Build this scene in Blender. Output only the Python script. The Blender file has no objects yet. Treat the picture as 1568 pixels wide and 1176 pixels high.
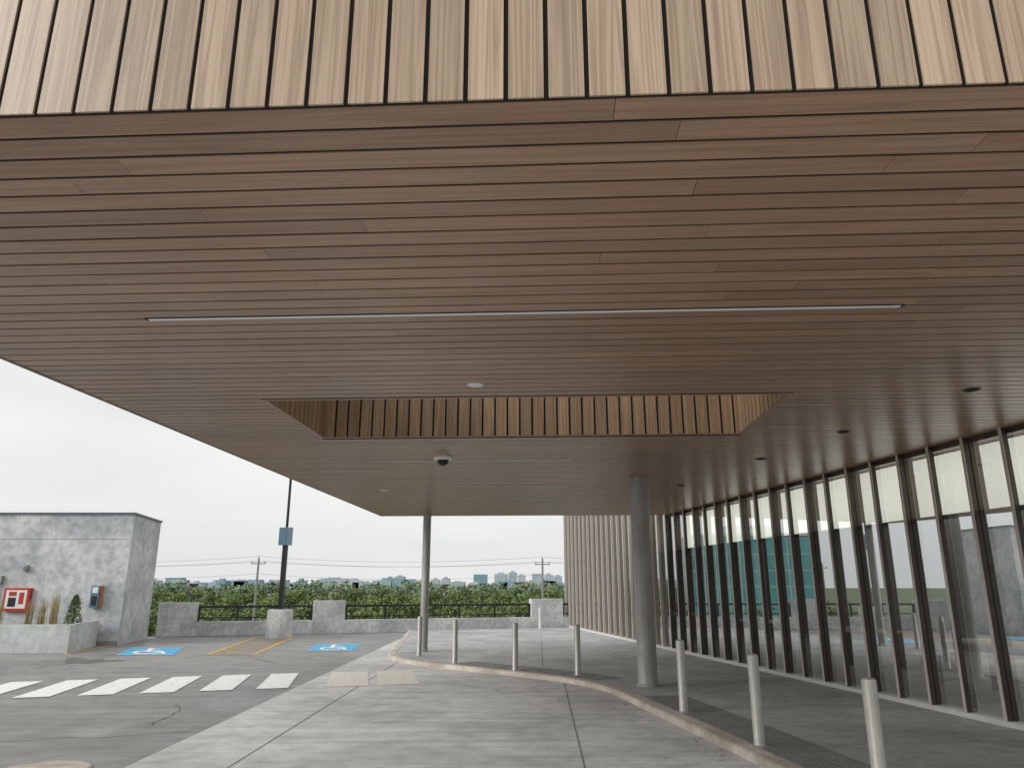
import bpy, bmesh, math, random
import numpy as np
from mathutils import Vector, Matrix
random.seed(7); np.random.seed(7)
R=math.radians
scene=bpy.context.scene
scene.view_settings.view_transform='Standard'
try: scene.view_settings.look='None'
except Exception: pass
scene.view_settings.exposure=0

# ---------------------------------------------------------------- helpers
def link(ob,parent=None):
    scene.collection.objects.link(ob)
    if parent is not None: ob.parent=parent
    return ob
def empty(name,loc=(0,0,0),rz=0):
    e=bpy.data.objects.new(name,None); e.location=loc; e.rotation_euler=(0,0,rz); e.empty_display_size=.3
    return link(e)
class MB:
    def __init__(s): s.v=[];s.f=[];s.r=[];s.m=[]
    def face(s,pts,r=0.5,m=0):
        n=len(s.v); s.v+= [tuple(p) for p in pts]; s.f.append(list(range(n,n+len(pts)))); s.r.append(r); s.m.append(m)
    def box(s,x0,x1,y0,y1,z0,z1,r=0.5,m=0,rot=0,c=None):
        P=[(x0,y0,z0),(x1,y0,z0),(x1,y1,z0),(x0,y1,z0),(x0,y0,z1),(x1,y0,z1),(x1,y1,z1),(x0,y1,z1)]
        if rot:
            cx,cy=c if c else ((x0+x1)/2,(y0+y1)/2); a,b=math.cos(rot),math.sin(rot)
            P=[(cx+(p[0]-cx)*a-(p[1]-cy)*b, cy+(p[0]-cx)*b+(p[1]-cy)*a,p[2]) for p in P]
        n=len(s.v); s.v+=P
        for q in ((0,3,2,1),(4,5,6,7),(0,1,5,4),(1,2,6,5),(2,3,7,6),(3,0,4,7)):
            s.f.append([n+i for i in q]); s.r.append(r); s.m.append(m)
    def prism(s,poly,z0,z1,r=0.5,m=0,bottom=True):
        n=len(s.v);k=len(poly)
        s.v+=[(p[0],p[1],z0) for p in poly]+[(p[0],p[1],z1) for p in poly]
        s.f.append([n+k+i for i in range(k)]); s.r.append(r); s.m.append(m)
        if bottom: s.f.append([n+k-1-i for i in range(k)]); s.r.append(r); s.m.append(m)
        for i in range(k):
            j=(i+1)%k; s.f.append([n+i,n+j,n+k+j,n+k+i]); s.r.append(r); s.m.append(m)
    def lathe(s,prof,c=(0,0,0),seg=24,r=0.5,m=0):
        n=len(s.v)
        for (rad,z) in prof:
            for i in range(seg):
                a=2*math.pi*i/seg; s.v.append((c[0]+rad*math.cos(a),c[1]+rad*math.sin(a),c[2]+z))
        for j in range(len(prof)-1):
            for i in range(seg):
                k=(i+1)%seg
                s.f.append([n+j*seg+i,n+j*seg+k,n+(j+1)*seg+k,n+(j+1)*seg+i]); s.r.append(r); s.m.append(m)
        s.f.append([n+(len(prof)-1)*seg+i for i in range(seg)]); s.r.append(r); s.m.append(m)
        s.f.append([n+seg-1-i for i in range(seg)]); s.r.append(r); s.m.append(m)
    def tube(s,p0,p1,r0,r1,seg=8,r=.5,m=0):
        p0=Vector(p0);p1=Vector(p1);d=(p1-p0).normalized()
        u=d.orthogonal().normalized();w=d.cross(u);n=len(s.v)
        for p,rr in((p0,r0),(p1,r1)):
            for i in range(seg):
                a=2*math.pi*i/seg; s.v.append(tuple(p+u*math.cos(a)*rr+w*math.sin(a)*rr))
        for i in range(seg):
            k=(i+1)%seg; s.f.append([n+i,n+k,n+seg+k,n+seg+i]); s.r.append(r); s.m.append(m)
    def make(s,name,mats,parent=None,bevel=0,smooth=False,loc=None):
        me=bpy.data.meshes.new(name); me.from_pydata(s.v,[],s.f)
        for mt in (mats if isinstance(mats,(list,tuple)) else [mats]): me.materials.append(mt)
        me.polygons.foreach_set('material_index',s.m)
        at=me.attributes.new('rnd','FLOAT','FACE'); at.data.foreach_set('value',s.r)
        bm=bmesh.new(); bm.from_mesh(me)
        bmesh.ops.recalc_face_normals(bm,faces=bm.faces) if len(s.f)<6000 and not getattr(s,'keep',False) else None
        bm.to_mesh(me); bm.free()
        if smooth:
            me.polygons.foreach_set('use_smooth',[True]*len(me.polygons))
            me.set_sharp_from_angle(angle=R(35))
        ob=bpy.data.objects.new(name,me); link(ob,parent)
        if loc: ob.location=loc
        if bevel:
            b=ob.modifiers.new('bevel','BEVEL'); b.width=bevel; b.segments=2; b.limit_method='ANGLE'
        return ob

# ---------------------------------------------------------------- materials
class NT:
    def __init__(s,name):
        s.m=bpy.data.materials.new(name); s.m.use_nodes=True; s.t=s.m.node_tree; s.n=s.t.nodes; s.l=s.t.links
        s.b=s.n['Principled BSDF']; s.out=s.n['Material Output']
    def new(s,t,**k):
        n=s.n.new(t)
        for a,v in k.items(): setattr(n,a,v)
        return n
    def coord(s,scale=(1,1,1),rot=(0,0,0)):
        tc=s.new('ShaderNodeTexCoord'); mp=s.new('ShaderNodeMapping'); mp.inputs['Scale'].default_value=scale; mp.inputs['Rotation'].default_value=rot
        s.l.new(tc.outputs['Object'],mp.inputs['Vector']); return mp.outputs[0]
    def noise(s,vec,scale,detail=4,rough=.55,dist=0):
        n=s.new('ShaderNodeTexNoise'); n.inputs['Scale'].default_value=scale; n.inputs['Detail'].default_value=detail
        n.inputs['Roughness'].default_value=rough; n.inputs['Distortion'].default_value=dist
        s.l.new(vec,n.inputs['Vector']); return n.outputs['Fac']
    def ramp(s,fac,stops):
        n=s.new('ShaderNodeValToRGB'); e=n.color_ramp.elements
        while len(e)<len(stops): e.new(.5)
        for i,(p,c) in enumerate(stops):
            e[i].position=p; e[i].color=(c if isinstance(c,(tuple,list)) else (c,c,c))[:3]+(1,) if isinstance(c,tuple) else (c,c,c,1)
        s.l.new(fac,n.inputs[0]); return n.outputs[0]
    def mix(s,a,b,fac,mode='MULTIPLY'):
        n=s.new('ShaderNodeMix',data_type='RGBA',blend_type=mode)
        for sock,val in ((n.inputs[0],fac),(n.inputs[6],a),(n.inputs[7],b)):
            if hasattr(val,'links'): s.l.new(val,sock)
            elif isinstance(val,tuple): sock.default_value=val+(1,) if len(val)==3 else val
            else: sock.default_value=val
        return n.outputs[2]
    def math(s,op,a,b=0):
        n=s.new('ShaderNodeMath',operation=op)
        for i,val in enumerate((a,b)):
            if hasattr(val,'links'): s.l.new(val,n.inputs[i])
            else: n.inputs[i].default_value=val
        return n.outputs[0]
    def rnd(s):
        a=s.new('ShaderNodeAttribute',attribute_name='rnd'); return a.outputs['Fac']
    def set(s,col=None,rough=None,metal=None,spec=None):
        if col is not None:
            if hasattr(col,'links'): s.l.new(col,s.b.inputs['Base Color'])
            else: s.b.inputs['Base Color'].default_value=col+(1,)
        if rough is not None:
            if hasattr(rough,'links'): s.l.new(rough,s.b.inputs['Roughness'])
            else: s.b.inputs['Roughness'].default_value=rough
        if metal is not None: s.b.inputs['Metallic'].default_value=metal
        if spec is not None: s.b.inputs['Specular IOR Level'].default_value=spec
    def bump(s,h,strength=.3,dist=.01):
        n=s.new('ShaderNodeBump'); n.inputs['Strength'].default_value=strength; n.inputs['Distance'].default_value=dist
        s.l.new(h,n.inputs['Height']); s.l.new(n.outputs[0],s.b.inputs['Normal'])

def simple(name,col,rough=.6,metal=0,var=.25,scale=6,bump=0):
    t=NT(name); v=t.coord(); n=t.noise(v,scale,3,.6)
    lo=1-var
    c=t.mix(col,t.ramp(n,[(.3,(lo,lo,lo)),(.7,(1.0,1.0,1.0))]),1.0)
    t.set(c,rough,metal)
    return t.m

def wood(name,base,dark,grain_axis,rough=.38,contrast=.3,grain=6.0,along=.35,amt=.8):
    t=NT(name)
    tc=t.new('ShaderNodeTexCoord'); r=t.rnd()
    comb=t.new('ShaderNodeCombineXYZ')
    off=t.math('MULTIPLY',r,37.0)
    for i in range(3): t.l.new(off,comb.inputs[i])
    add=t.new('ShaderNodeVectorMath',operation='ADD'); t.l.new(tc.outputs['Object'],add.inputs[0]); t.l.new(comb.outputs[0],add.inputs[1])
    mp=t.new('ShaderNodeMapping'); t.l.new(add.outputs[0],mp.inputs['Vector'])
    sc=[13,13,13]; sc[grain_axis]=along; mp.inputs['Scale'].default_value=sc
    n1=t.noise(mp.outputs[0],1.0,2,.45,.3)
    rings=t.math('FRACT',t.math('MULTIPLY',n1,grain))
    tri=t.math('ABSOLUTE',t.math('SUBTRACT',rings,.5))
    mp2=t.new('ShaderNodeMapping'); t.l.new(add.outputs[0],mp2.inputs['Vector'])
    sc2=[150,150,150]; sc2[grain_axis]=2.5; mp2.inputs['Scale'].default_value=sc2
    n2=t.noise(mp2.outputs[0],1,2,.6)
    g=t.math('ADD',t.math('MULTIPLY',tri,amt),t.math('MULTIPLY',n2,.6))
    c=t.ramp(g,[(.2,dark),(.72,base)])
    rv=t.math('ADD',t.math('MULTIPLY',r,contrast),1-contrast*.6)
    rc=t.new('ShaderNodeCombineColor')
    for i in range(3): t.l.new(rv,rc.inputs[i])
    c=t.mix(c,rc.outputs[0],1.0)
    t.set(c,rough)
    return t.m

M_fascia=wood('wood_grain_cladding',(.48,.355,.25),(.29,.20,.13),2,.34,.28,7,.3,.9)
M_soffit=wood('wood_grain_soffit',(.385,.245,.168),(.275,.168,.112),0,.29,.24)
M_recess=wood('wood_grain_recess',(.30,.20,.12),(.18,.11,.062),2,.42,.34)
M_dark=simple('dark_backing',(.008,.007,.006),.9)
M_trim=simple('bronze_trim',(.20,.14,.11),.45,.2)
M_roof=simple('roof_membrane',(.35,.35,.34),.9)
M_steel=simple('galvanised_steel',(.42,.42,.40),.42,.55,.3,8)
M_bollard=simple('painted_bollard',(.50,.49,.45),.4,.3,.2,10)
t=NT('weathered_column'); v=t.coord((1,1,.4)); a=t.noise(v,3.0,4,.6,.5); b=t.noise(v,14,3,.6)
c=t.ramp(t.math('ADD',t.math('MULTIPLY',a,.75),t.math('MULTIPLY',b,.25)),[(.36,(.29,.28,.26)),(.5,(.35,.347,.33)),(.64,(.40,.40,.39))]); t.set(c,.48,.1); M_column=t.m
M_black=simple('black_metal',(.02,.021,.023),.45,.2)
M_fin=simple('bronze_fin',(.080,.064,.053),.38,.3)
M_finedge=simple('champagne_fin_edge',(.60,.56,.50),.4,.15,.1)
M_finfar=simple('bright_far_fin',(.50,.44,.37),.42,.15,.1)  # paler copy of the fin colour; brightness beyond the canopy is painted in
M_sill=simple('light_sill',(.70,.69,.67),.5,.1,.1)
M_white=simple('white_panel',(.8,.8,.78),.5,0,.05)
M_lens=simple('light_lens',(.82,.85,.89),.3,0,.05)
M_blue=simple('blue_metal',(.10,.20,.28),.4,0,.1)
M_red=simple('red_enamel',(.50,.035,.025),.4,0,.15)
M_orange=simple('orange_enamel',(.65,.2,.03),.5,0,.15)
M_int=simple('interior_surface',(.34,.33,.32),.7)
M_sealant=simple('joint_sealant',(.24,.24,.235),.9)
t=NT('glowing_bulkhead'); t.set((.8,.78,.70),.6); t.b.inputs['Emission Color'].default_value=(1,.98,.88,1); t.b.inputs['Emission Strength'].default_value=1.1; M_cream=t.m  # emission makes the bulkhead itself glow, standing in for interior lighting

def concrete(name,base,patch,streak=0,scale=.6,bs=.25,rough=.85,contrast=.8):
    t=NT(name); v=t.coord()
    a=t.noise(v,scale,5,.62,.3); b=t.noise(v,scale*7,4,.6); c=t.noise(v,90,1)
    col=t.mix(base,patch,t.ramp(a,[(.40,0.0),(.60,1.0)]),'MIX')
    col=t.mix(col,t.ramp(b,[(.3,(contrast,contrast,contrast)),(.6,(1.05,1.05,1.05))]),1.0)
    col=t.mix(col,t.ramp(c,[(.3,(.88,.88,.88)),(.7,(1.06,1.06,1.06))]),1.0)
    if streak:
        s=t.noise(t.coord((.35,5,1)),1.0,4,.6,.2)
        col=t.mix(col,t.ramp(s,[(.35,(.80,.80,.79)),(.6,(1.08,1.08,1.08))]),streak)
    t.set(col,rough); t.bump(b,bs,.004); return t.m
M_drive=concrete('drive_concrete',(.66,.665,.65),(.50,.505,.49),.65,.5)
M_walk=concrete('sidewalk_concrete',(.47,.48,.47),(.36,.37,.36),.4,.7)
M_curb=concrete('curb_concrete',(.60,.55,.48),(.44,.38,.32),0,1.5)
M_wallc=concrete('parged_wall',(.64,.65,.65),(.43,.45,.47),0,.7,contrast=.70)
M_parapet=concrete('parapet_concrete',(.70,.70,.69),(.48,.49,.50),0,1.1,contrast=.72)
M_planter=concrete('planter_concrete',(.58,.61,.60),(.48,.50,.49),0,.8)
M_tactile=simple('tactile_iron',(.26,.26,.255),.6,.1,.3,5)
t=NT('asphalt'); v=t.coord()
a=t.noise(v,.35,5,.65,.6); b=t.noise(v,2.2,4,.6); c=t.noise(v,120,1)
col=t.ramp(a,[(.32,(.185,.185,.178)),(.5,(.265,.265,.255)),(.68,(.325,.32,.31))])
col=t.mix(col,t.ramp(b,[(.32,(.80,.80,.80)),(.6,(1.05,1.05,1.05))]),1.0)
col=t.mix(col,t.ramp(c,[(.3,(.78,.78,.78)),(.7,(1.15,1.15,1.15))]),1.0)
s_=t.noise(t.coord((.25,3.5,1)),1.0,4,.6,.3)
col=t.mix(col,t.ramp(s_,[(.4,(.82,.82,.82)),(.6,(1.06,1.06,1.06))]),.8)
t.set(col,t.ramp(a,[(.38,.38),(.58,.8)])); t.bump(c,.35,.005); M_asphalt=t.m
def paint(name,col,wear=.45,under=(.27,.27,.26)):
    t=NT(name); v=t.coord(); a=t.noise(v,9,5,.7); b=t.noise(v,60,2)
    w=t.ramp(t.math('ADD',t.math('MULTIPLY',a,.7),t.math('MULTIPLY',b,.3)),[(wear-.06,0.0),(wear+.06,1.0)])
    t.set(t.mix(under,col,w,'MIX'),.7); return t.m
M_pwhite=paint('white_road_paint',(.82,.82,.80),.40)
M_pworn=paint('worn_road_paint',(.74,.69,.60),.46,(.54,.53,.51))
M_pblue=paint('blue_road_paint',(.06,.38,.66),.38)
M_pyel=paint('yellow_road_paint',(.66,.38,.08),.44)
def foliage(name,dark,light):
    t=NT(name); c=t.ramp(t.rnd(),[(0.0,dark),(1.0,light)]); t.set(c,.8); return t.m
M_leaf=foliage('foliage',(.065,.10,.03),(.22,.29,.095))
M_shrub=foliage('shrub_foliage',(.03,.07,.015),(.12,.18,.04))
M_grass=foliage('grass_blades',(.25,.20,.08),(.50,.36,.16))
M_bark=simple('bark',(.12,.10,.08),.9)
M_field=simple('field_ground',(.14,.18,.09),.95,0,.5,.02)
t=NT('hazed_distant_facade'); c=t.ramp(t.rnd(),[(0,(.20,.33,.39)),(1,(.48,.52,.55))]); t.set(c,.8); M_haze=t.m  # aerial haze is mixed into these tower colours
t=NT('distant_tree_haze'); c=t.ramp(t.rnd(),[(0,(.15,.20,.13)),(1,(.26,.32,.20))]); t.set(c,.9); M_leaf_far=t.m  # haze baked into the far foliage colours
t=NT('teal_curtain_wall'); br=t.new('ShaderNodeTexBrick'); br.inputs['Scale'].default_value=1; br.offset=0
br.inputs['Color1'].default_value=(.10,.36,.38,1); br.inputs['Color2'].default_value=(.16,.46,.48,1); br.inputs['Mortar'].default_value=(.55,.62,.62,1); br.inputs['Mortar Size'].default_value=.12; br.inputs['Brick Width'].default_value=2.4; br.inputs['Row Height'].default_value=3.2
tc=t.new('ShaderNodeTexCoord'); mp=t.new('ShaderNodeMapping'); mp.inputs['Rotation'].default_value=(R(90),0,0); t.l.new(tc.outputs['Object'],mp.inputs[0]); t.l.new(mp.outputs[0],br.inputs['Vector']); t.set(br.outputs[0],.3); M_teal=t.m
t=NT('window_glass'); n=t.n; n.remove(t.b)
tr=t.new('ShaderNodeBsdfTransparent'); tr.inputs[0].default_value=(.84,.88,.87,1)
gl=t.new('ShaderNodeBsdfGlossy'); gl.inputs['Roughness'].default_value=.0; gl.inputs[0].default_value=(.97,.99,1,1)
fr=t.new('ShaderNodeFresnel'); fr.inputs[0].default_value=8.0
mx=t.new('ShaderNodeMixShader'); t.l.new(fr.outputs[0],mx.inputs[0]); t.l.new(tr.outputs[0],mx.inputs[1]); t.l.new(gl.outputs[0],mx.inputs[2])
t.l.new(mx.outputs[0],t.out.inputs[0]); M_glass=t.m

# ---------------------------------------------------------------- ground
pl=lambda r:25.7+.33*(r+11.7)
mb=MB(); mb.face([(-4000,-4000,-8),(4000,-4000,-8),(4000,4000,-8),(-4000,4000,-8)]); mb.make('ground',M_field)
mb=MB(); mb.prism([(-45,-30),(30,-30),(30,pl(30)+.3),(-45,pl(-45)+.3)],-.6,0); mb.make('asphalt_parking_deck',M_asphalt)
mb=MB(); mb.face([(-3.55,-30,.004),(3.8,-30,.004),(3.8,28.2,.004),(-3.55,28.2,.004)]); mb.make('concrete_driveway',M_drive)
mb=MB()
k=math.tan(R(2.4))
for r0 in (0.0,-2.75):
    e=27 if r0<-1 else 15
    mb.face([(r0,-10,.008),(r0+.012,-10,.008),(r0+.012+k*(e+10)*(.9 if r0>-1 else 0.2),e,.008),(r0+k*(e+10)*(.9 if r0>-1 else .2),e,.008)])
for f0 in (1.5,6.0,10.6,15.1,20.2):
    mb.face([(-3.55,f0,.008),(1.6 if f0<14 else -3.0,f0-.2,.008),(1.6 if f0<14 else -3.0,f0-.191,.008),(-3.55,f0+.009,.008)])
for (x0,y0,x1,y1) in ((3.0,8.0,5.6,8.3),(2.6,12.0,5.0,12.3),(1.9,16.5,4.3,16.8),(-1.9,21,3.6,21.4),(-3.2,25,3.0,25.4)):
    z=.0845; mb.face([(x0,y0,z),(x1,y1,z),(x1,y1+.011,z),(x0,y0+.011,z)])
mb.face([(.6,15.6,.0845),(.611,15.6,.0845),(1.1,29.6,.0845),(1.089,29.6,.0845)])
mb.make('pavement_joints',M_sealant)
# asphalt cracks and damp stain
mb=MB(); mb.keep=True
for (x,y,a,n) in ((-7,8.6,.2,26),(-9.5,10.4,-.1,20),(-5,16.5,2.0,22),(-8.5,15.3,.35,30),(-4.3,9.5,1.9,14)):
    for i in range(n):
        a2=a+random.uniform(-.5,.5); l=random.uniform(.08,.2); nx,ny=x+math.cos(a2)*l,y+math.sin(a2)*l; w=random.uniform(.003,.007); px,py=-math.sin(a2)*w,math.cos(a2)*w
        mb.face([(x-px,y-py,.004),(nx-px,ny-py,.004),(nx+px,ny+py,.004),(x+px,y+py,.004)]); x,y=nx,ny
mb.make('asphalt_cracks',simple('crack_tar',(.07,.07,.068),.8))
mb=MB(); mb.keep=True
P_=[]
for i in range(40):
    a=i/40*6.283; rr=1+.25*math.sin(3*a+1)+.18*math.sin(7*a)+random.uniform(-.05,.05); P_.append((-9.7+.75*rr*math.cos(a),17.4+.75*rr*math.sin(a),.0035))
mb.face(P_)
mb.make('damp_stain',simple('damp_asphalt',(.17,.15,.13),.22,0,.35,2))
mb=MB()
pi_=[(-4.6,5.0),(-3.62,5.0),(-3.58,6.9),(-3.66,7.15),(-3.85,7.3),(-4.1,7.3),(-4.35,7.1),(-4.5,6.7)]
mb.prism(pi_,.0,.10); mb.make('curb_island',M_curb,None,bevel=.03)

curb=[(-3.74,28.1),(-3.35,23.5),(-2.98,19.6),(-2.93,18.6),(-2.75,17.8),(-2.43,17.15),(-1.96,16.5),(-1.09,15.7),(.07,14.6),(.65,14.0),(1.1,13.4),(1.45,12.7),(1.64,11.9),(1.78,10.8),(2.06,9.2),(2.27,7.7),(2.42,6.6),(2.8,4.5),(3.2,2),(3.4,-2),(3.5,-8)]
def chaikin(p,it=2):
    for _ in range(it):
        q=[p[0]]
        for a,b in zip(p[:-1],p[1:]):
            q+=[(a[0]*.75+b[0]*.25,a[1]*.75+b[1]*.25),(a[0]*.25+b[0]*.75,a[1]*.25+b[1]*.75)]
        q.append(p[-1]); p=q
    return p
C=chaikin(curb,2)
def offset(p,d):
    out=[]
    for i in range(len(p)):
        a=Vector(p[max(0,i-1)]);b=Vector(p[min(len(p)-1,i+1)]);t_=(b-a).normalized(); n_=Vector((-t_.y,t_.x))
        out.append((p[i][0]+n_.x*d,p[i][1]+n_.y*d))
    return out
SW=.08
mb=MB(); mb.prism(C+[(13,-8),(13,pl(13)),],0.0,SW); mb.make('sidewalk',M_walk)
oi=offset(C,.15); oo=offset(C,-.012)
mb=MB()
for i in range(len(C)-1):
    a,b,c_,d=oo[i],oo[i+1],oi[i+1],oi[i]
    z=SW+.006
    mb.face([(*a,z-.012),(*b,z-.012),(*[b[j]*.85+c_[j]*.15 for j in(0,1)],z),(*[a[j]*.85+d[j]*.15 for j in(0,1)],z)])
    mb.face([(*[a[j]*.85+d[j]*.15 for j in(0,1)],z),(*[b[j]*.85+c_[j]*.15 for j in(0,1)],z),(*c_,z),(*d,z)])
    mb.face([(*a,0),(*b,0),(*b,z-.012),(*a,z-.012)])
    mb.face([(*d,z),(*c_,z),(*c_,0.05),(*d,0.05)])
mb.make('curb',M_curb)
def resample(p,step):
    out=[];acc=0
    for a,b in zip(p[:-1],p[1:]):
        L=math.dist(a,b); s=acc
        while s<L:
            t_=s/L; out.append((a[0]+(b[0]-a[0])*t_,a[1]+(b[1]-a[1])*t_,math.atan2(b[1]-a[1],b[0]-a[0]))); s+=step
        acc=s-L
    return out
pts=[p for p in resample(C,.064) if 5.0<p[1]<15.9 and not (11.4<p[1]<13.2)]
mb=MB()
zt=SW+.005
for i in range(len(pts)-1):
    a,b=pts[i],pts[i+1]
    if math.dist(a[:2],b[:2])>.1: continue
    def o(p,d): return (p[0]-math.sin(p[2])*d,p[1]+math.cos(p[2])*d)
    mb.face([(*o(a,.2),zt),(*o(b,.2),zt),(*o(b,.8),zt),(*o(a,.8),zt)])
    for j in range(9):
        x,y=o(a,.235+j*.064); n0=len(mb.v)
        for (rr,zz) in((.018,0),(.011,.006)):
            for q in range(6):
                an=q*math.pi/3; mb.v.append((x+rr*math.cos(an),y+rr*math.sin(an),zt+.0005+zz))
        for q in range(6):
            w=(q+1)%6; mb.f.append([n0+q,n0+w,n0+6+w,n0+6+q]); mb.r.append(.5); mb.m.append(0)
        mb.f.append([n0+6+q for q in range(6)]); mb.r.append(.5); mb.m.append(0)
mb.make('tactile_paving',M_tactile)
# crosswalk
ang=R(17); dx,dy=math.cos(ang),math.sin(ang)
mb=MB(); mw=MB()
for i in range(-6,7):
    s0=i*.86
    if -6.6+s0*dx>-2.0: continue
    x0,y0=-6.6+s0*dx,12.05+s0*dy; x1,y1=x0+.5*dx,y0+.5*dy; ux,uy=-.42,2.15
    tgt=mw if x0>-3.9 else mb; z=.009
    if x0>-3.9: x0+=.25;x1+=.45
    tgt.face([(x0,y0,z),(x1,y1,z),(x1+ux,y1+uy,z),(x0+ux,y0+uy,z)])
mb.make('crosswalk_marking',M_pwhite); mw.make('worn_crosswalk_marking',M_pworn)
def symbol(corners):
    P=[Vector(c) for c in corners]
    def q(u,v,z): 
        a=P[0].lerp(P[1],u); b=P[3].lerp(P[2],u); c=a.lerp(b,v); return (c.x,c.y,z)
    mb=MB(); mb.face([q(0,0,.005),q(1,0,.005),q(1,1,.005),q(0,1,.005)],m=0)
    def quad(u0,v0,u1,v1,w,z):
        d=Vector((u1-u0,v1-v0)).normalized(); n=Vector((-d.y,d.x))*w/2
        mb.face([q(u0+n.x,v0+n.y,z),q(u1+n.x,v1+n.y,z),q(u1-n.x,v1-n.y,z),q(u0-n.x,v0-n.y,z)],m=1)
    z=.009
    for i in range(14):
        a0=R(110+i*18); a1=R(110+(i+1)*18)
        mb.face([q(.46+.26*math.cos(a0),.34+.22*math.sin(a0),z),q(.46+.26*math.cos(a1),.34+.22*math.sin(a1),z),q(.46+.18*math.cos(a1),.34+.15*math.sin(a1),z),q(.46+.18*math.cos(a0),.34+.15*math.sin(a0),z)],m=1)
    mb.face([q(.42+.075*math.cos(R(45*i)),.87+.06*math.sin(R(45*i)),z) for i in range(8)],m=1)
    quad(.42,.8,.44,.42,.09,.0092); quad(.44,.44,.70,.42,.08,.0094); quad(.70,.44,.80,.16,.08,.0096); quad(.43,.64,.66,.62,.07,.0098)
    b=.03; z=.0088
    mb.face([q(0,0,z),q(1,0,z),q(1,b,z),q(0,b,z)],m=1); mb.face([q(0,1-b,z),q(1,1-b,z),q(1,1,z),q(0,1,z)],m=1)
    mb.make('accessible_parking_symbol',[M_pblue,M_pwhite])
symbol([(-9.6,19.0),(-8.2,19.0),(-8.9,21.2),(-10.3,21.2)])
symbol([(-5.3,20.2),(-4.1,20.2),(-4.35,22.5),(-5.6,22.5)])
mb=MB()
A0,A1,B1,B0=Vector((-7.4,19.1)),Vector((-6.3,19.1)),Vector((-7.15,25.5)),Vector((-8.35,25.5))
def ql(a,b,w,z=.006):
    d=(b-a).normalized(); n_=Vector((-d.y,d.x))*w/2
    mb.face([(*(a+n_),z),(*(b+n_),z),(*(b-n_),z),(*(a-n_),z)])
ql(A0,B0,.1);ql(A1,B1,.1)
for i in range(9):
    t0=i/9
    ql(A0.lerp(B0,t0),A1.lerp(B1,min(1,t0+.11)),.11,.0075)
ql(Vector((-10.95,19.2)),Vector((-11.6,24.5)),.1)
ql(A0,A1,.1,.0085)
mb.make('yellow_hatch_marking',M_pyel)
mb=MB(); mb.keep=True
for i in range(70):
    p=random.choice(C[20:70]); x=p[0]-abs(random.gauss(.15,.5))-.03; y=p[1]+random.uniform(-.4,.4)
    a=random.uniform(0,6.28); s=random.uniform(.012,.035); z=.012
    mb.face([(x+math.cos(a)*s,y+math.sin(a)*s,z),(x-math.sin(a)*s*.5,y+math.cos(a)*s*.5,z+.006),(x-math.cos(a)*s,y-math.sin(a)*s,z),(x+math.sin(a)*s*.5,y-math.cos(a)*s*.5,z+.002)],random.random())
mb.make('fallen_leaves',foliage('dry_leaf',(.14,.08,.04),(.34,.20,.09)))

# ---------------------------------------------------------------- canopy
H=3.38; CA=R(-2.9); s_,c_=math.sin(R(2.9)),math.cos(R(2.9))
canopy=empty('entrance_canopy',(0,0,0),CA)
def w2c(r,f): return (c_*r-s_*f, s_*r+c_*f)
X0,X1,Y0,Y1=-4.42,7.6,2.415,19.42
OX0,OX1,OY0,OY1=-2.79,2.30,7.0,8.9
gap=.019; pitch=.15
mb=MB(); j=0
y=Y0+.02
while y<Y1-.02:
    ye=min(y+pitch-gap,Y1-.01)
    spans=[(X0+.03,X1)]
    if ye>OY0-.04 and y<OY1+.04:
        spans=[(X0+.03,OX0-.04),(OX1+.04,X1)]
    for (a,b) in spans:
        L=3.66; off=(j*1.27)%L if j%3 else (j*.41+1.0)%L
        cuts=[a]; xx=a-L+off
        while xx<b:
            if xx>a+.15 and xx<b-.15: cuts.append(xx)
            xx+=L
        cuts.append(b)
        for p,q in zip(cuts[:-1],cuts[1:]):
            mb.box(p+.0012,q-.0012,y,ye,H-random.uniform(0,.0012),H+.005,random.random())
    y+=pitch; j+=1
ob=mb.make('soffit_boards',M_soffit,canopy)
mb=MB()
for (a,b,c0,d) in ((X0+.02,X1,Y0+.006,OY0-.02),(X0+.02,X1,OY1+.02,Y1-.02),(X0+.02,OX0-.02,OY0-.02,OY1+.02),(OX1+.02,X1,OY0-.02,OY1+.02)):
    mb.box(a,b,c0,d,H+.006,H+1.2)
mb.make('canopy_body',M_dark,canopy)
mb=MB(); x=X0
mb.box(X0,X1,Y0-.004,Y0+.005,H-.003,H+1.24,.5,1)
while x<X1:
    e=min(x+.153-.019,X1); mb.box(x,e,Y0-.014,Y0-.005,H-.006,H+1.25,random.random()); x+=.153
y=Y0+.01
while y<Y1:
    mb.box(X0-.0,X0+.018,y+.004,y+.137,H+.012,H+1.25,random.random()); y+=.153
x=X0+.02
while x<X1:
    mb.box(x,x+.137,Y1-.018,Y1+.004,H+.012,H+1.25,random.random()); x+=.153
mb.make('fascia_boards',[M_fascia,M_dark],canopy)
mb=MB()
mb.box(X0-.006,X0+.028,Y0+.006,Y1+.008,H-.004,H+.01); mb.box(X0+.03,X1,Y1-.008,Y1+.008,H-.004,H+.01)
mb.make('edge_trim',M_trim,canopy)
mb=MB()
e=.036
mb.box(OX0-e,OX0-.002,OY0-e,OY1+e,H-.003,H+.005);mb.box(OX1+.002,OX1+e,OY0-e,OY1+e,H-.003,H+.005)
mb.box(OX0-.0015,OX1+.0015,OY0-e,OY0-.002,H-.003,H+.005);mb.box(OX0-.0015,OX1+.0015,OY1+.002,OY1+e,H-.003,H+.005)
mb.make('skylight_trim',M_soffit,canopy)
mb=MB()
mb.box(OX0-.018,OX1+.018,OY1+.001,OY1+.012,H+.006,H+1.2,m=1);mb.box(OX0-.018,OX1+.018,OY0-.012,OY0-.001,H+.006,H+1.2,m=1)
x=OX0+.0
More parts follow.
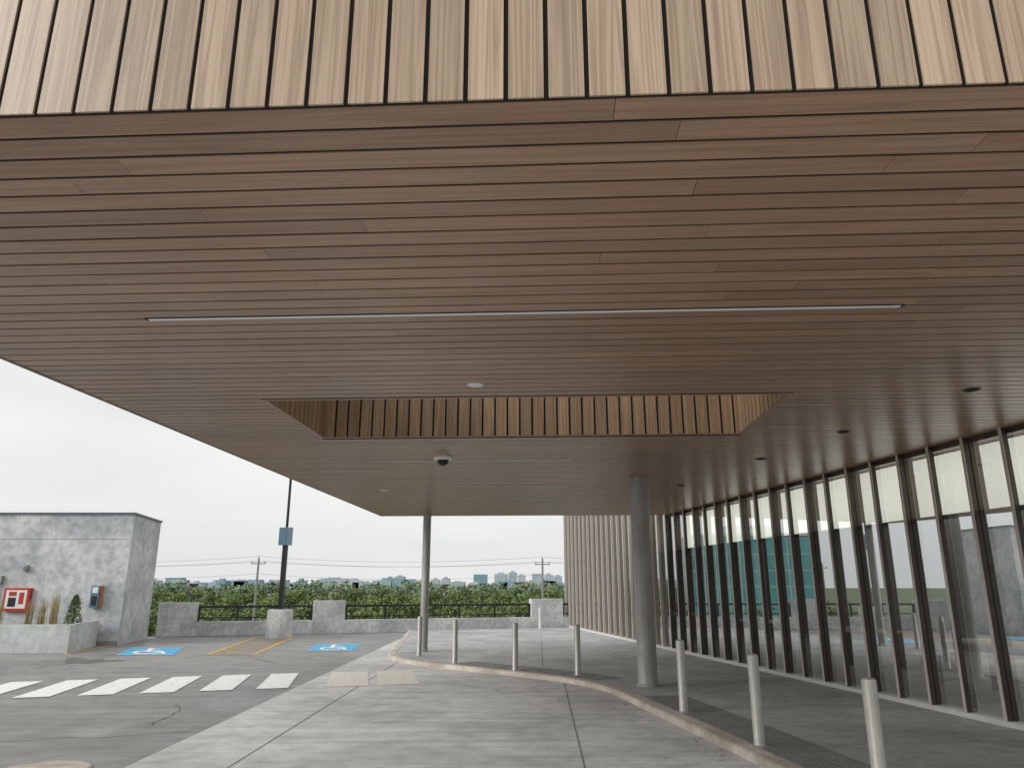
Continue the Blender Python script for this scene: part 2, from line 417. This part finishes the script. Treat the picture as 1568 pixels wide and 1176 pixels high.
while x<OX1-.02:
    e=min(x+.129,OX1); mb.box(x,e,OY1-.010,OY1-.001,H+.002,H+1.22,random.random()); mb.box(x,e,OY0+.001,OY0+.010,H+.002,H+1.22,random.random()); x+=.153
mb.box(OX0-.012,OX0-.001,OY0,OY1,H+.006,H+1.2,m=1);mb.box(OX1+.001,OX1+.012,OY0,OY1,H+.006,H+1.2,m=1)
y=OY0+.02
while y<OY1-.03:
    e=min(y+.129,OY1-.018); mb.box(OX0,OX0+.010,y,e,H+.002,H+1.22,random.random()); mb.box(OX1-.010,OX1,y,e,H+.002,H+1.22,random.random()); y+=.153
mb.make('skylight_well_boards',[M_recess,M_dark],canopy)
mb=MB()
for (a,b,c0,d) in ((X0,X1,Y0,OY0-.03),(X0,X1,OY1+.03,Y1),(X0,OX0-.03,OY0-.03,OY1+.03),(OX1+.03,X1,OY0-.03,OY1+.03)):
    mb.box(a,b,c0,d,H+1.26,H+1.32)
mb.make('canopy_roof',M_roof,canopy)
def strip(Xa,Xb,Y,w):
    mb=MB()
    mb.box(Xa-.02,Xb+.02,Y-w/2-.010,Y+w/2+.010,H-.004,H+.012,m=1)
    mb.box(Xa,Xb,Y-w/2,Y+w/2,H-.007,H+.011,m=0)
    mb.make('linear_ceiling_light',[M_lens,M_dark],canopy)
strip(-2.75,2.32,4.68,.034)
for (ra,rb,f) in ((-2.2,.92,10.8),(-2.03,1.0,13.6),(-1.35,1.1,16.4)):
    xa,ya=w2c(ra,f); xb,_=w2c(rb,f); strip(xa,xb,ya,.03)
def downlight(r,f,rad,mat,nm='recessed_downlight'):
    X,Y=w2c(r,f); mb=MB()
    mb.lathe([(rad*1.15,0),(rad*1.15,-.006),(rad,-.010),(rad*.8,-.008)],(X,Y,H+.0),24)
    mb.lathe([(rad*.8,-.002),(rad*.78,-.0095)],(X,Y,H),24,m=1)
    mb.make(nm,[M_white if mat is M_lens else M_black,mat],canopy,smooth=True)
downlight(-.335,6.53,.065,M_lens)
downlight(-2.45,14.2,.06,M_lens)
for r,f in ((4.31,6.7),(3.95,8.66),(3.6,10.6),(3.09,13.5)): downlight(r,f,.065,M_dark)
X,Y=w2c(-.98,10.4); mb=MB()
mb.lathe([(.13,.0),(.135,-.03),(.12,-.05),(.09,-.055)],(X,Y,H),28)
mb.lathe([(.085,-.05),(.08,-.08),(.06,-.11),(.03,-.13),(.005,-.135)],(X,Y,H),28,m=1)
mb.make('dome_security_camera',[M_white,M_black],canopy,smooth=True)
def column(r,f,rad):
    mb=MB(); mb.lathe([(rad*1.18,SW),(rad*1.18,SW+.03),(rad*1.02,SW+.04),(rad,SW+.05),(rad,H-.06),(rad*1.12,H-.05),(rad*1.12,H-.002)],(0,0,0),40)
    return mb.make('canopy_column',M_column,None,smooth=True,loc=(r,f,0))
column(2.16,12.58,.155); column(-2.16,19.1,.10)
for r,f in ((-2.12,17.9),(-1.18,16.2),(.06,14.75),(1.17,14.0),(2.16,10.05),(2.45,8.0),(2.68,5.95)):
    mb=MB(); rad=.054
    mb.lathe([(.09,SW),(.09,SW+.008),(rad+.004,SW+.012),(rad,SW+.02),(rad,.915),(rad-.004,.93),(rad-.014,.938),(.02,.942)],(0,0,0),28)
    ob=mb.make('bollard',M_bollard,None,smooth=True,loc=(r,f,0)); 

# ---------------------------------------------------------------- glass facade building
FB=empty('glass_facade_building',(5.6,8.8,0),R(9))
ylim=22.6; ysplit=10.85; GX=.085
mb=MB()
yy=-12.0
while yy<ylim:
    top=H-.003 if yy<ysplit else 5.6
    mb.box(.010,GX-.004,yy-.018,yy+.018,SW+.06,top,m=0 if yy<ysplit+.3 else 2)
    mb.box(0,.0095,yy-.021,yy+.021,SW+.06,top,m=1)
    yy+=.612
mb.make('vertical_fins',[M_fin,M_finedge,M_finfar],FB)
mb=MB(); mb.box(.0,.34,-12.3,ylim,SW,SW+.057); mb.make('sill',M_sill,FB)
mb=MB()
mb.box(GX-.003,.22,-12.3,ysplit,H-.07,H-.004); mb.box(GX-.003,.22,ysplit+.01,ylim,5.5,5.6)
yy=-12.0
while yy<ylim:
    mb.box(GX+.01,.22,yy-.03,yy+.03,SW+.06,(H-.075) if yy<ysplit else 5.49); yy+=.612*2
mb.box(GX+.008,.21,-12.3,ylim,2.44,2.49)
mb.make('window_frames',M_fin,FB)
mb=MB(); mb.keep=True
for (a,b,zt2) in ((-12.3,ysplit,H-.06),(ysplit,ylim,5.5)):
    mb.face([(GX,a,zt2),(GX,b,zt2),(GX,b,SW+.055),(GX,a,SW+.055)])
mb.make('glazing',M_glass,FB)
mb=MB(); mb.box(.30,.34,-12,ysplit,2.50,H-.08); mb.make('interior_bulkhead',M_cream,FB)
mb=MB(); mb.box(7,7.2,-12.3,ylim,SW,6); mb.box(.3,7,ylim-.2,ylim,SW,5.5);mb.box(.3,7,-12.5,-12.3,SW,H); mb.box(.25,7.2,ysplit+.2,ylim,5.61,5.8)
for q in (-6,0,6,12,18): mb.box(3.0,3.35,q,q+.35,SW+.01,H+.02)
mb.make('interior_walls',M_int,FB)
mb=MB()
for q in (-3,1.5,5.2,9,14): 
    mb.box(1.6,2.4,q,q+1.6,SW+.7,SW+.74,m=0); mb.box(1.7,1.76,q+.05,q+.11,SW,SW+.7,m=1);mb.box(2.24,2.3,q+1.45,q+1.51,SW,SW+.7,m=1);mb.box(1.7,1.76,q+1.45,q+1.51,SW,SW+.7,m=1);mb.box(2.24,2.3,q+.05,q+.11,SW,SW+.7,m=1)
mb.make('interior_tables',[M_white,M_black],FB)

# ---------------------------------------------------------------- left concrete building
bld=empty('concrete_stair_building')
poly=[(-11.1,22.0),(-11.65,24.9),(-21,23.2),(-21,22.0)]
mb=MB(); mb.prism(poly,0,3.64); mb.make('walls',M_wallc,bld)
mb=MB(); mb.prism([(-11.06,21.96),(-11.62,24.94),(-21.05,23.24),(-21.05,21.96)],3.642,3.70); mb.make('roof_flashing',simple('grey_flashing',(.12,.14,.16),.5),bld)
mb=MB(); mb.box(-21,-11.3,21.996,21.999,2.93,2.945); mb.box(-21,-11.1,21.99,22.0,.0,.12)
mb.make('wall_joint',simple('joint_grey',(.3,.31,.32),.9),bld)
mb=MB(); mb.box(-14.45,-13.72,21.86,21.995,.93,1.56,m=0); mb.box(-14.38,-13.79,21.852,21.862,1.0,1.50,m=1); mb.box(-14.3,-14.08,21.846,21.853,1.05,1.3,m=2);mb.box(-14.0,-13.86,21.846,21.853,1.12,1.44,m=0); mb.box(-14.3,-14.08,21.846,21.853,1.34,1.46,m=0)
mb.make('fire_hose_cabinet',[M_red,M_white,M_black],None,bevel=.006)
mb=MB(); mb.box(-11.98,-11.74,21.85,21.995,1.02,1.62,m=0); mb.box(-11.94,-11.78,21.842,21.852,1.42,1.58,m=1); mb.box(-11.94,-11.78,21.842,21.852,1.08,1.34,m=2); mb.box(-11.735,-11.70,21.9,21.98,1.0,1.64,m=3)
mb.make('pay_station',[M_blue,M_white,M_black,M_orange],None,bevel=.006)
mb=MB(); mb.lathe([(.02,0),(.07,.02),(.08,.1),(.05,.13)],(-14.0,21.91,2.05),16); mb.box(-14.05,-13.95,21.93,21.996,2.02,2.2); mb.make('wall_lamp',M_steel,None,smooth=True)
mb=MB(); mb.tube((-14.7,21.95,.6),(-14.7,21.95,1.75),.02,.02); mb.box(-14.78,-14.62,21.9,21.99,1.7,1.9); mb.make('wall_conduit',M_steel)
pp=[(-11.07,19.5),(-11.6,21.8),(-18,21.6),(-18,19.3)]
inn=[(-11.2,19.64),(-11.7,21.68),(-17.9,21.5),(-17.9,19.42)]
mb=MB()
for i in range(4):
    j2=(i+1)%4; a,b,c2,d=pp[i],pp[j2],inn[j2],inn[i]
    mb.face([(*a,0),(*b,0),(*b,.68),(*a,.68)]);mb.face([(*a,.68),(*b,.68),(*c2,.68),(*d,.68)]);mb.face([(*d,.68),(*c2,.68),(*c2,.5),(*d,.5)])
mb.face([(*p,.58) for p in inn],m=1)
mb.make('concrete_planter',[M_planter,simple('soil',(.06,.045,.03),.95)])
def grass(x,y,h,n=90,sp=.18,name='ornamental_grass',mat=None):
    mb=MB(); mb.keep=True
    for i in range(n):
        a=random.uniform(0,6.28); l=random.uniform(.6,1)*h; lean=random.uniform(0,.35)*h*.6; bx=random.gauss(0,sp*.4);by=random.gauss(0,sp*.4)
        w=.006; ca,sa=math.cos(a),math.sin(a); px,py=-sa*w,ca*w
        p1=(bx+ca*lean*.3,by+sa*lean*.3,l*.6);p2=(bx+ca*lean,by+sa*lean,l)
        r=random.random()
        mb.face([(bx-px,by-py,0),(bx+px,by+py,0),(p1[0]+px,p1[1]+py,p1[2]),(p1[0]-px,p1[1]-py,p1[2])],r)
        mb.face([(p1[0]-px,p1[1]-py,p1[2]),(p1[0]+px,p1[1]+py,p1[2]),p2],r)
    return mb.make(name,mat or M_grass,None,loc=(x,y,.58))
for i,x in enumerate((-15.2,-13.7,-13.3,-12.9,-12.55,-12.2)):
    grass(x,20.3+random.uniform(-.3,.5),random.uniform(.75,1.05),45,.15)
def shrub(x,y,h,rad):
    mb=MB(); mb.keep=True
    mb.tube((0,0,0),(0,0,h*.8),.03,.01,6,m=1)
    for i in range(900):
        z=random.random()**.8*h; rr=rad*(1-z/h)**.6*math.sqrt(random.random())*1.05+.02; a=random.uniform(0,6.28)
        p=Vector((math.cos(a)*rr,math.sin(a)*rr,z)); d=Vector((random.gauss(0,1),random.gauss(0,1),random.gauss(.6,1))).normalized(); u=d.orthogonal().normalized()*.012
        l=.07
        mb.face([p-u,p+u,p+d*l],min(1,max(0,random.gauss(.3+.5*rr/rad,.2))))
    return mb.make('evergreen_shrub',[M_shrub,M_bark],None,loc=(x,y,.56))
shrub(-14.25,20.3,.75,.2); shrub(-11.6,20.5,.8,.22); shrub(-16.4,20.4,.75,.22)

pole=empty('parking_light_pole',(-7.55,25.2,0))
mb=MB(); mb.lathe([(.40,0),(.40,.85),(.385,.875),(.34,.885)],seg=36); mb.make('concrete_base',M_parapet,pole,smooth=True)
mb=MB(); mb.box(-.17,.17,-.17,.17,.885,.91); mb.box(-.075,.075,-.075,.075,.91,3.3); mb.lathe([(.045,3.3),(.04,7.4)],seg=16); mb.box(-.12,.6,-.12,.12,7.4,7.5); mb.make('pole',M_black,pole,bevel=.006)
mb=MB(); mb.box(-.2,.24,-.16,-.09,2.92,3.5,m=0); mb.box(-.17,.06,-.167,-.16,2.96,3.46,m=1); mb.make('cabinet',[simple('slate_box',(.16,.24,.28),.4),M_blue],pole,bevel=.008)

PA=math.atan(.33)
def ps(r): return (r+11.7)/math.cos(PA)
def wallseg(a,b,z):
    mb=MB(); mb.box(ps(a),ps(b),0,.3,0,z); o=mb.make('parapet_wall',M_parapet,None,bevel=.012); o.location=(-11.7,25.7,0); o.rotation_euler=(0,0,PA); return o
def railseg(a,b):
    wallseg(a,b,.46)
    mb=MB(); A,B=ps(a)+.02,ps(b)-.02; n=max(1,round((B-A)/1.4))
    mb.box(A,B,.1,.19,.90,.97); mb.box(A,B,.12,.17,.56,.60)
    for i in range(n+1):
        x=A+.03+(B-A-.06)*i/n; mb.box(x-.03,x+.03,.105,.185,.46,.899)
    o=mb.make('guard_railing',M_black,None); o.location=(-11.7,25.7,0); o.rotation_euler=(0,0,PA)
wallseg(-11.75,-10.6,1.08); railseg(-10.6,-7.0); wallseg(-7.0,-5.95,1.12); railseg(-5.95,.75); wallseg(.75,2.0,1.14); railseg(2.0,3.6)
mb=MB(); mb.lathe([(.07,0),(.07,.02),(.045,.03),(.045,.62),(.05,.63),(.05,.7),(.03,.72)],seg=16); mb.make('vent_pipe',M_white,None,smooth=True,loc=(1.05,29.2,SW))

# ---------------------------------------------------------------- trees
def treemass(name,specs,leafn,leafs,mat):
    mb=MB(); mb.keep=True
    for (x,y,base,h,rad) in specs:
        tz=base+h*.5
        mb.tube((x,y,base),(x,y,tz),.25,.15,6,m=1)
        for q in range(4):
            a=random.uniform(0,6.28); mb.tube((x,y,tz-h*.1),(x+math.cos(a)*rad*.6,y+math.sin(a)*rad*.6,tz+h*.2),.1,.04,5,m=1)
        cl=[]
        for q in range(random.randint(9,13)):
            a=random.uniform(0,6.28); rr=rad*math.sqrt(random.random())*.8; zz=random.uniform(.38,.92)
            taper=1-.55*max(0,(zz-.55)/.4)
            cl.append((Vector((x+math.cos(a)*rr*taper,y+math.sin(a)*rr*taper,base+h*zz)),rad*random.uniform(.22,.42),random.uniform(-.18,.18)))
        tint=random.uniform(-.25,.25)
        for q in range(leafn):
            c,cr,sh=random.choice(cl)
            d=Vector((random.gauss(0,1),random.gauss(0,1),random.gauss(0,1))).normalized()
            p=c+d*cr*random.uniform(.6,1.1)
            n_=(d+Vector((random.gauss(0,.6),random.gauss(0,.6),random.gauss(.3,.6)))).normalized(); u=n_.orthogonal().normalized(); w=n_.cross(u); an=random.uniform(0,3.14)
            u,w=u*math.cos(an)+w*math.sin(an),w*math.cos(an)-u*math.sin(an); s=leafs*random.uniform(.6,1.3)
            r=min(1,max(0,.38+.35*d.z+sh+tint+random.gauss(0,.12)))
            mb.face([p-u*s,p+w*s*.6,p+u*s,p-w*s*.6],r)
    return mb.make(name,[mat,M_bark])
sp=[]
for row,(f,zt_) in enumerate(((120,-3.6),(150,-2.7),(190,-1.6),(235,-.6),(280,.3))):
    x=-.72*f
    while x<.2*f:
        rad=random.uniform(3.2,5.2); top=zt_+random.uniform(-1.2,1.0)
        sp.append((x,f+random.uniform(-9,9),-8,top+8,rad)); x+=rad*random.uniform(.9,1.5)
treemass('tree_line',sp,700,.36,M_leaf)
sp=[]
for f in (350,440):
    x=-.75*f
    while x<.3*f:
        rad=random.uniform(6,10); sp.append((x,f+random.uniform(-15,15),-8,8.2+random.uniform(0,2.6)*f/350,rad)); x+=rad*.9
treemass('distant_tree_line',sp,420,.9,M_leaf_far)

mb=MB()
def tw(tan,w,h,d=1900,r=.5):
    x=tan*d; mb.box(x-w/2,x+w/2,d,d+30,-8,h,r)
    if random.random()<.6: mb.box(x-w*.25,x+w*.2,d+5,d+20,h,h+random.uniform(2,5),r)
S=1.0/1174
for (xa,xb,yt,r) in ((252,276,885,.1),(300,318,894,.5),(322,345,891,.6),(350,380,894,.4),(490,530,886,.7),(531,550,889,.5),(556,566,892,.6),(570,584,890,.7),(590,603,885,.3),(604,618,883,.5),(620,634,887,.1),(640,652,891,.8),(660,672,888,.7),(676,688,886,.6),(690,712,891,.5),(725,746,880,.0),(757,778,879,.8),(779,792,877,.6),(793,805,881,.9),(815,832,879,.7),(834,848,881,.9),(849,861,883,.6),(866,878,888,.8),(440,470,894,.5),(200,240,893,.5),(100,140,889,.6)):
    d=random.choice((1700,1900,2150,2400))
    tw(((xa+xb)/2-784)*S,(xb-xa)*S*d,1.6+(898-yt)*S*d,d,min(1,r))
for i in range(80):
    d=random.choice((1500,1650)); tn=random.uniform(-.62,.35); tw(tn,random.uniform(12,40),random.uniform(5,15),d,random.random())
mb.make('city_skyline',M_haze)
mb=MB(); mb.box(-12,12,-8,8,0,20.2); mb.box(-7,4,-5,5,20.21,22.0,m=1); mb.box(-12.3,12.3,-8.3,8.3,19.6,20.19,m=1)
o=mb.make('teal_office_building',[M_teal,M_white]); o.location=(-84,142,-8); o.rotation_euler=(0,0,R(24))
def upole(x,y,top):
    mb=MB(); mb.tube((0,0,0),(0,0,top+8),.16,.10,10); mb.box(-.8,.8,-.05,.05,top+8-.6,top+8-.5); 
    for q in(-.7,-.0,.7): mb.lathe([(.04,0),(.06,.1),(.03,.2)],(q,0,top+8-.5 if q else top+8),8)
    mb.make('utility_pole',simple('weathered_timber',(.30,.29,.28),.9),None,loc=(x,y,-8))
P=[(-62,92,4.7),(-27,81,4.5),(3.2,80,4.4),(34,82,4.4)]
for p in P: upole(*p)
mb=MB()
for (dx0,dz) in ((-.7,-.3),(0,.2),(.7,-.3),(0,-1.6)):
    for a,b in zip(P[:-1],P[1:]):
        prev=None
        for i in range(13):
            t_=i/12; q=(a[0]+(b[0]-a[0])*t_+dx0,a[1]+(b[1]-a[1])*t_,a[2]+(b[2]-a[2])*t_+dz-.55*4*t_*(1-t_))
            if prev: mb.tube(prev,q,.014,.014,4)
            prev=q
mb.make('power_lines',M_black)

# ---------------------------------------------------------------- light
AZ,EL=243,30
w=bpy.data.worlds.new('World'); scene.world=w; w.use_nodes=True; nt=w.node_tree; bg=nt.nodes['Background']
sky=nt.nodes.new('ShaderNodeTexSky'); sky.sky_type='NISHITA'; sky.sun_disc=False; sky.sun_elevation=R(EL); sky.sun_rotation=R(AZ); sky.dust_density=4; sky.air_density=1
hs=nt.nodes.new('ShaderNodeHueSaturation'); hs.inputs['Saturation'].default_value=.12; nt.links.new(sky.outputs[0],hs.inputs['Color'])
tc=nt.nodes.new('ShaderNodeTexCoord'); mp=nt.nodes.new('ShaderNodeMapping'); mp.inputs['Scale'].default_value=(1,1,3.5); nt.links.new(tc.outputs['Generated'],mp.inputs[0])
no=nt.nodes.new('ShaderNodeTexNoise'); no.inputs['Scale'].default_value=1.8; no.inputs['Detail'].default_value=4; no.inputs['Roughness'].default_value=.5; nt.links.new(mp.outputs[0],no.inputs['Vector'])
rp=nt.nodes.new('ShaderNodeValToRGB'); rp.color_ramp.elements[0].position=.32; rp.color_ramp.elements[0].color=(.74,.76,.765,1); rp.color_ramp.elements[1].position=.66; rp.color_ramp.elements[1].color=(.87,.875,.865,1); nt.links.new(no.outputs[0],rp.inputs[0])
sc=nt.nodes.new('ShaderNodeVectorMath'); sc.operation='SCALE'; sc.inputs['Scale'].default_value=8.8; nt.links.new(rp.outputs[0],sc.inputs[0])
mx=nt.nodes.new('ShaderNodeMix'); mx.data_type='RGBA'; mx.inputs[0].default_value=.9; nt.links.new(hs.outputs[0],mx.inputs[6]); nt.links.new(sc.outputs[0],mx.inputs[7])
nt.links.new(mx.outputs[2],bg.inputs[0]); bg.inputs[1].default_value=.125
sun=bpy.data.lights.new('sun','SUN'); sun.energy=2.0; sun.angle=R(35); sun.color=(1,.98,.95); so=link(bpy.data.objects.new('sun',sun))
az=R(AZ); el=R(EL)
d=Vector((math.sin(az)*math.cos(el),math.cos(az)*math.cos(el),math.sin(el)))
so.rotation_euler=d.to_track_quat('Z','Y').to_euler()

cam=bpy.data.cameras.new('camera'); cam.lens=26; cam.sensor_width=36; cam.sensor_fit='HORIZONTAL'; cam.clip_end=9000; cam.clip_start=.05
co=link(bpy.data.objects.new('camera',cam)); co.location=(0,0,1.6); co.rotation_euler=(R(90+15.3),0,0)
scene.camera=co
